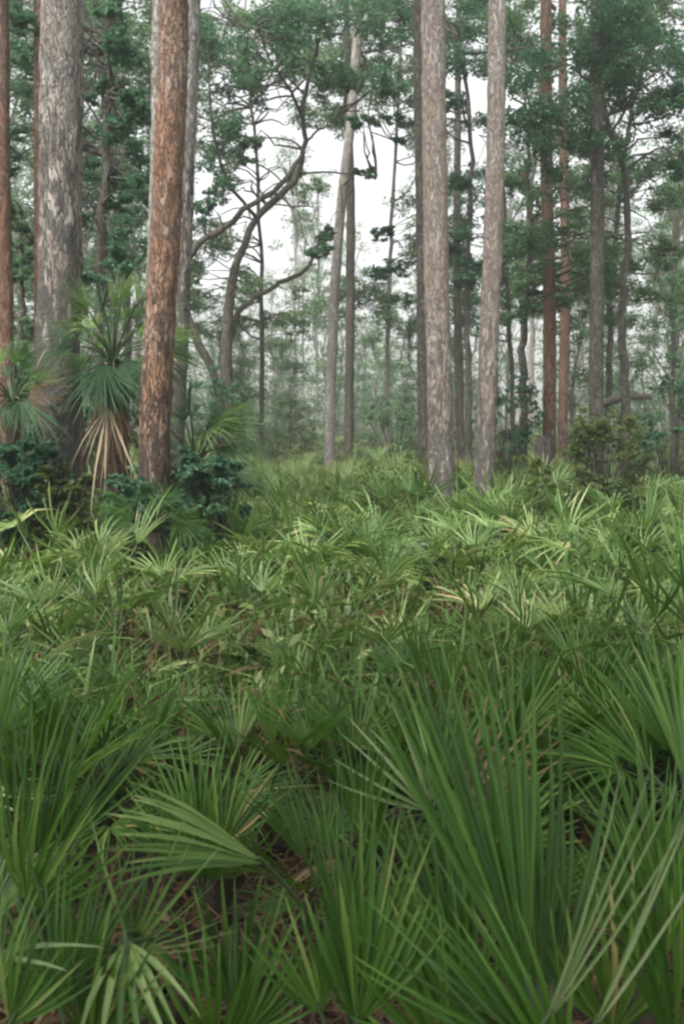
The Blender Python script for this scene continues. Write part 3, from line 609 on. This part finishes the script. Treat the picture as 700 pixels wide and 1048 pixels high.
# ---- herbs, grass and litter between the plants
hb_ = MB(); rng = np.random.default_rng(15)
for q in range(3800):
    y = 4.6 + 25 * rng.uniform() ** 1.1; x = rng.uniform(-.42, .42) * y; h = rng.uniform(.15, .62); m = int(rng.integers(9, 20))
    if any((x - a_) ** 2 + (y - b_) ** 2 < r_ ** 2 for a_, b_, r_ in HOLLOWS): continue
    c = np.array([x, y, float(gz(x, y))]); t = rng.uniform(0, 1, m) ** .7; P = c + np.stack([rng.normal(0, .09, m) * (.5 + t), rng.normal(0, .09, m) * (.5 + t), h * t], -1)
    leaves(hb_, P, .085, rng, 0, aspect=.38, flat=.25, tone=rng.uniform(.2, .85))
tag(link('undergrowth', hb_.mesh('undergrowth', M['herb'])), 'light green leafy undergrowth filling the gaps between the palmettos', 'undergrowth', kind='stuff')
gb = MB()
for q in range(3400):
    y = 3.9 + 19 * rng.uniform() ** 1.1; dry = rng.uniform() < .07; x = rng.uniform(-.42, .42) * y; m = int(rng.integers(7, 15))
    if any(((x - a_) / 1.2) ** 2 + ((y - b_) / .9) ** 2 < (r_ * .9) ** 2 for a_, b_, r_ in HOLLOWS) and rng.uniform() < .85: continue
    c = np.array([x, y, float(gz(x, y))])
    az = rng.uniform(0, 6.28, m); ln = rng.uniform(.25, .85, m); sp = rng.uniform(.1, .95, m)
    d2 = np.stack([np.cos(az), np.sin(az), 0 * az], -1); sd = np.stack([-np.sin(az), np.cos(az), 0 * az], -1) * (rng.uniform(.004, .011, m) * (1 + y * .05))[:, None]
    b = c + d2 * .03; mdl = b + d2 * (sp * ln * .35)[:, None] + np.array([0, 0, 1]) * (ln * .62)[:, None]; tp = b + d2 * (sp * ln)[:, None] + np.array([0, 0, 1]) * (ln * (1 - sp * .45))[:, None]
    V = np.stack([b - sd, b + sd, mdl + sd * .8, mdl - sd * .8, tp], 1).reshape(-1, 3); k = np.arange(m)[:, None] * 5
    gb.add(V, np.hstack([k, k + 1, k + 2, k + 3]), np.hstack([k + 3, k + 2, k + 4]), mi=int(dry), tone=np.repeat(np.clip(rng.normal(rng.choice([.25, .45, .65]), .2, m), 0, 1), 5))
tag(link('grass', gb.mesh('grass', [M['palm_mid'], M['dead']])), 'fine grass blades growing up among the palmettos', 'grass', kind='stuff')
lb = MB()
C = np.stack([rng.uniform(-.5, .5, 26000), 1.2 + 16 * rng.uniform(0, 1, 26000) ** 1.5, np.zeros(26000)], -1); C[:, 0] *= C[:, 1]; C[:, 2] = gz(C[:, 0], C[:, 1]) + rng.uniform(.01, .07, 26000)
leaves(lb, C, .15, rng, aspect=.07, flat=.9); leaves(lb, C[::4] + (.03, .05, .01), .06, rng, aspect=.35, flat=.7)
for a, b, r in HOLLOWS:
    m = int(700 * r); P = np.stack([a + rng.normal(0, r * .6, m), b + rng.normal(0, r * .5, m), rng.uniform(.02, .58, m)], -1); leaves(lb, P, .12, rng, aspect=.11, flat=.15)
    for q in range(int(26 * r)):
        f = DEADK[int(rng.integers(2))]; A = np.array(eul(rng.uniform(0, 6.28), R(rng.uniform(-5, 30)), rng.normal(0, .5))) * rng.uniform(.6, 1.0); o_ = np.array([a + rng.normal(0, r * .5), b + rng.normal(0, r * .4), .34]); lb.add(f.b[0] @ A.T + o_, *f.b[1:3], tone=np.clip(f.b[3] + rng.normal(0, .15), 0, 1))
tag(link('leaf_litter', lb.mesh('leaf_litter', M['dead'])), 'brown dead leaves lying under and among the palmettos', 'leaf litter', kind='stuff')

# ------------------------------------------------------------------ cabbage palm, blue palmetto, bushes, stump, log, dead fronds
def fan_plant(name, px, d, hubpx, label, cat, fronds, trunk_r=.1, group=None):
    """fronds: tip pixel and distance, spread, material"""
    hub = at(hubpx[0], hubpx[1], d); foot = np.array([hub[0], hub[1], float(gz(hub[0], hub[1])) - .05]); root = empty(name, tuple(foot), label, cat, group)
    mb = MB(); P = spline([foot * 0, (hub - foot) * .5 + (.03, 0, 0), hub - foot], 14); V, Q = tube(P, np.linspace(trunk_r * 1.1, trunk_r * .8, 14), 14, .1); mb.add(V, Q); link('trunk', mb.mesh('palm_trunk', M['stem']), root)
    for k, (x, y, dd, spread, m) in enumerate(fronds):
        rng = np.random.default_rng(int(px) + k); tip = at(x, y, dd); v = tip - hub; L = np.linalg.norm(v); pl = .42 * L; h2 = hub + v * .42 + np.array([0, 0, .18 * L if m not in ('dead', 'straw') else .05]); X = nrm(tip - h2)
        fc = np.array([rng.normal(0, .5), -.75, .7]) if m not in ('dead', 'straw') else np.array([v[0], -1, .2]); Zx = nrm(fc - X * (fc @ X)); A = np.stack([X, np.cross(Zx, X), Zx], 1)
        mb = MB(); V, Q, T, to = blade(rng, n=9 if m in ('dead', 'straw') else 22, spread=spread, L=np.linalg.norm(tip - h2), split=.2 if m in ('dead', 'straw') else .35, droop=rng.uniform(.08, .35), cup=-.15 if spread < .5 else .15, ragged=.32 if m in ('dead', 'straw') else .07, res=(.05, .3, .6, .85, 1.)); mb.add(V, Q, T, tone=to)
        o = link('dead_frond' if m in ('dead', 'straw') else 'frond', mb.mesh('palm_frond', M[m]), root); o.matrix_local = Matrix(A.tolist()).to_4x4(); o.location = h2 - foot
        Pp = spline([hub, (hub + h2) / 2 + (0, 0, .05), h2], 7); V, Q = tube((Pp - h2) @ A, np.linspace(.014, .008, 7), 5); mb = MB(); mb.add(V, Q); link('petiole', mb.mesh('petiole', M['petiole']), o)
    TRUNKS.append((foot[0], foot[1], .15)); return root
def ring(hub, lo, hi, n, a0, a1, dd, mats, seed, spread=(.6, 1.2)):
    r = np.random.default_rng(seed); out = []
    for k in range(n):
        a = R(a0 + (a1 - a0) * (k + r.uniform(.1, .9)) / n); L = r.uniform(lo, hi)
        out.append((hub[0] + L * math.cos(a), hub[1] - L * math.sin(a), dd + r.uniform(-.7, .5), r.uniform(*spread), mats[int(r.integers(len(mats)))]))
    return out
fan_plant('cabbage_palm', 118, 9.6, (116, 372), 'green fan palm with a hanging dry frond between the two big left pines', 'palm tree',
    ring((118, 350), 45, 95, 17, -30, 210, 9.6, ['palm', 'palm', 'palm_blue', 'palm_mid'], 1) + ring((116, 385), 35, 65, 8, -150, -30, 9.4, ['palm', 'palm_blue', 'palm_blue'], 2) +
    [(104, 498, 8.8, .5, 'straw'), (124, 486, 8.9, .42, 'dead'), (88, 470, 9.3, .4, 'dead'), (140, 470, 9.3, .4, 'dead'), (112, 520, 9.1, .35, 'dead')], .11)
fan_plant('fan_palm', 205, 9.8, (200, 478), 'low grey green fan palm spreading to the right of the reddish pine', 'palm tree',
    ring((200, 470), 40, 82, 14, -25, 200, 9.7, ['palm_blue', 'palm_blue', 'palm', 'palm_mid'], 3) + ring((200, 480), 40, 70, 6, -150, -30, 9.4, ['palm_blue'], 4) + [(240, 446, 9.9, .4, 'dead')], .08)
fan_plant('cabbage_palm', 15, 9.4, (14, 415), 'half-dead fan palm at the left edge with rusty brown fronds', 'palm tree',
    ring((14, 410), 40, 70, 9, 10, 190, 9.6, ['palm', 'palm_blue', 'palm'], 5) + ring((14, 400), 35, 60, 8, -160, 30, 9.2, ['dead', 'dead', 'palm_blue'], 6), .1)
fan_plant('fan_palm', 72, 11.4, (78, 400), 'dark fan palm crowded behind the thickest pine', 'palm tree',
    ring((78, 395), 45, 80, 13, -40, 220, 11.4, ['palm_blue', 'palm_blue', 'palm'], 7), .08)
fan_plant('fan_palm', 165, 8.0, (158, 545), 'low fan palm hiding the foot of the reddish pine', 'palm tree',
    ring((158, 540), 30, 62, 12, -20, 200, 8.0, ['palm_blue', 'palm', 'palm'], 8), .06)

def bush(px, py, d, rx, rz, label, m='shrub', seed=0, n=40, leaf=.06, per=60, name='shrub', group=None, cat='bush'):
    rng = np.random.default_rng(seed); c = at(px, py, d); foot = np.array([c[0], d, float(gz(c[0], d)) - .05]); root = empty(name, tuple(foot), label, cat, group)
    sb_ = MB(); lb_ = MB(); top = c[2] + rz * d / F; R_ = rx * d / F
    for k in range(n):
        a = rng.uniform(0, 6.28); u = rng.uniform(0, 1) ** .5; z = rng.uniform(.25, 1); rr = R_ * u * math.sqrt(max(.1, 1 - (z - .45) ** 2 * 1.9)); q = np.array([math.cos(a) * rr, math.sin(a) * rr, (top - foot[2]) * z * rng.uniform(.88, 1.06)])
        limb(sb_, [(0, 0, 0), q * (.35, .35, .5), q], .012, .004, 6, sides=4); clump(lb_, q, R_ * .24, per, leaf, rng)
    link('stem', sb_.mesh('shrub_stems', M['bark_dark']), root); link('crown', lb_.mesh('shrub_leaves', M[m]), root); TRUNKS.append((foot[0], foot[1], .1)); return root
bush(618, 470, 12.0, 48, 46, 'rounded dark olive bush right of the stump', seed=3, n=105, per=75)
bush(520, 415, 19, 40, 34, 'dark green thicket bush behind the pinkish tan pine', 'oakleaf', 4, 46, .09, 60)
bush(405, 428, 22, 36, 24, 'low green bush in the clearing left of the stout pine', 'backleaf', 5, 36, .09, 50)
bush(690, 380, 15, 36, 40, 'tall bluish shrub at the right edge behind the olive bush', 'oakleaf', 6, 44, .08, 60)
bush(290, 430, 24, 40, 16, 'low ragged bush left of the pale crooked pine', 'shrub', 7, 30, .09, 45)
bush(660, 440, 18, 26, 16, 'small light green bush close behind the olive bush', 'backleaf', 8, 24, .08, 45)
bush(225, 400, 20, 30, 30, 'dark bush at the foot of the forked live oak', 'oakleaf', 9, 34, .1, 50)

bush(108, 440, 12.4, 34, 60, 'leafy green bush behind the hanging dry frond', 'backleaf', 12, 60, .09, 70)
bush(20, 500, 9.0, 40, 50, 'dark tangled bush at the left edge, in front of the rusty pine', 'oakleaf', 13, 80, .08, 120)
bush(214, 505, 9.0, 44, 34, 'dark bush in front of the low grey green fan palm', 'oakleaf', 14, 80, .08, 120)
bush(64, 515, 9.0, 36, 34, 'low dark bush hiding the foot of the thickest pine', 'shrub', 15, 80, .06, 120)
bush(136, 520, 8.3, 34, 34, 'low green bush hiding the foot of the reddish pine', 'oakleaf', 16, 80, .06, 120)

def vine(foot, r, h, n, label, seed):
    rng = np.random.default_rng(seed); root = empty('climbing_vine', (foot[0], foot[1], 0), label, 'vine'); sb_ = MB(); lb_ = MB()
    for q in range(5):
        a0 = rng.uniform(3.4, 6.1); z = np.linspace(0, h * rng.uniform(.55, 1), 14); a = a0 + np.cumsum(rng.normal(0, .16, 14)); rr = r * 1.06 + .012 - .02 * z
        P = np.stack([np.cos(a) * rr, np.sin(a) * rr, z], -1); limb(sb_, P, .011, .004, 18, sides=5)
        for c in P[2:]: leaves(lb_, ball(c * (1.06, 1.06, 1), .11, n, rng), .07, rng, aspect=.7, flat=.1)
    link('stem', sb_.mesh('vine_stem', M['stem']), root); link('foliage', lb_.mesh('vine_leaves', M['oakleaf']), root)
vine(TRUNKS[0][:2], TRUNKS[0][2], 2.0, 9, 'thin creeper with small dark leaves climbing the thickest pine', 71)
vine(TRUNKS[1][:2], TRUNKS[1][2], 1.3, 9, 'short leafy creeper round the foot of the reddish leaning pine', 72)
for k, (px, py, d, rx, rz, m_, lab) in enumerate([
    (182, 628, 6.2, 30, 22, 'shrub', 'brownish low shrub in the dark hollow left of centre'), (290, 590, 7.5, 24, 22, 'herb', 'bright yellow green shrub left of centre'), (120, 640, 5.8, 26, 20, 'herb', 'light green shrub beside the brownish one on the left'),
    (430, 580, 7.6, 34, 26, 'backleaf', 'dark green tuft of a shrub in the middle of the thicket'), (520, 545, 9.0, 30, 22, 'herb', 'yellow green shrub right of the two tan pines'), (565, 660, 5.2, 36, 24, 'herb', 'pale leafy shrub right above the largest fan'),
    (650, 560, 8.0, 34, 24, 'shrub', 'olive shrub towards the right edge in front of the round bush'), (340, 530, 9.6, 34, 20, 'herb', 'bright low shrub in the clearing in front of the forked oak'), (60, 600, 6.8, 34, 24, 'shrub', 'olive shrub in front of the thickest pine'),
    (250, 690, 4.9, 30, 20, 'shrub', 'small brown green shrub over the leaf litter left of centre'), (395, 490, 11.5, 36, 20, 'herb', 'yellow green shrub just left of the stout tan pine'), (545, 492, 11.2, 30, 22, 'herb', 'pale yellow green shrub left of the round olive bush')]):
    bush(px, py, d, rx, rz, lab, m_, 40 + k, 46, .05, 60)
c = at(556, 452, 17.5); foot = np.array([c[0], 17.5, -.05]); rng = np.random.default_rng(8)
stump = empty('tree_stump', tuple(foot), 'short charred stump in front of the rust brown pine', 'stump')
V, Q = tube([(0, 0, 0), (0, 0, .2), (.01, 0, .6), (.02, 0, c[2] + .15)], [.24, .2, .17, .16], 16, .06); mb = MB(); mb.add(V, Q); link('trunk', mb.mesh('stump_side', M['bark_dark']), stump)
a = np.arange(16) * 2 * math.pi / 16; mb = MB(); V = np.vstack([[(.02, 0, c[2] + .12)], np.stack([.02 + np.cos(a) * .158, np.sin(a) * .158, c[2] + .14 + rng.normal(0, .02, 16)], -1)]); mb.add(V, None, [(0, 1 + k, 1 + (k + 1) % 16) for k in range(16)]); link('cut_top', mb.mesh('stump_top', M['bark_rust']), stump)
p0, p1 = at(612, 414, 17.6), at(664, 406, 18.4); mb = MB(); P = spline([p0, (p0 + p1) / 2 + (0, 0, .05), p1], 12) ; o0 = P[0].copy(); V, Q = tube(P - o0, np.linspace(.075, .05, 12), 12, .08); mb.add(V, Q)
tag(link('fallen_log', mb.mesh('fallen_log', M['bark_tan']), None, tuple(o0)), 'pale fallen log leaning up behind the olive bush', 'log')
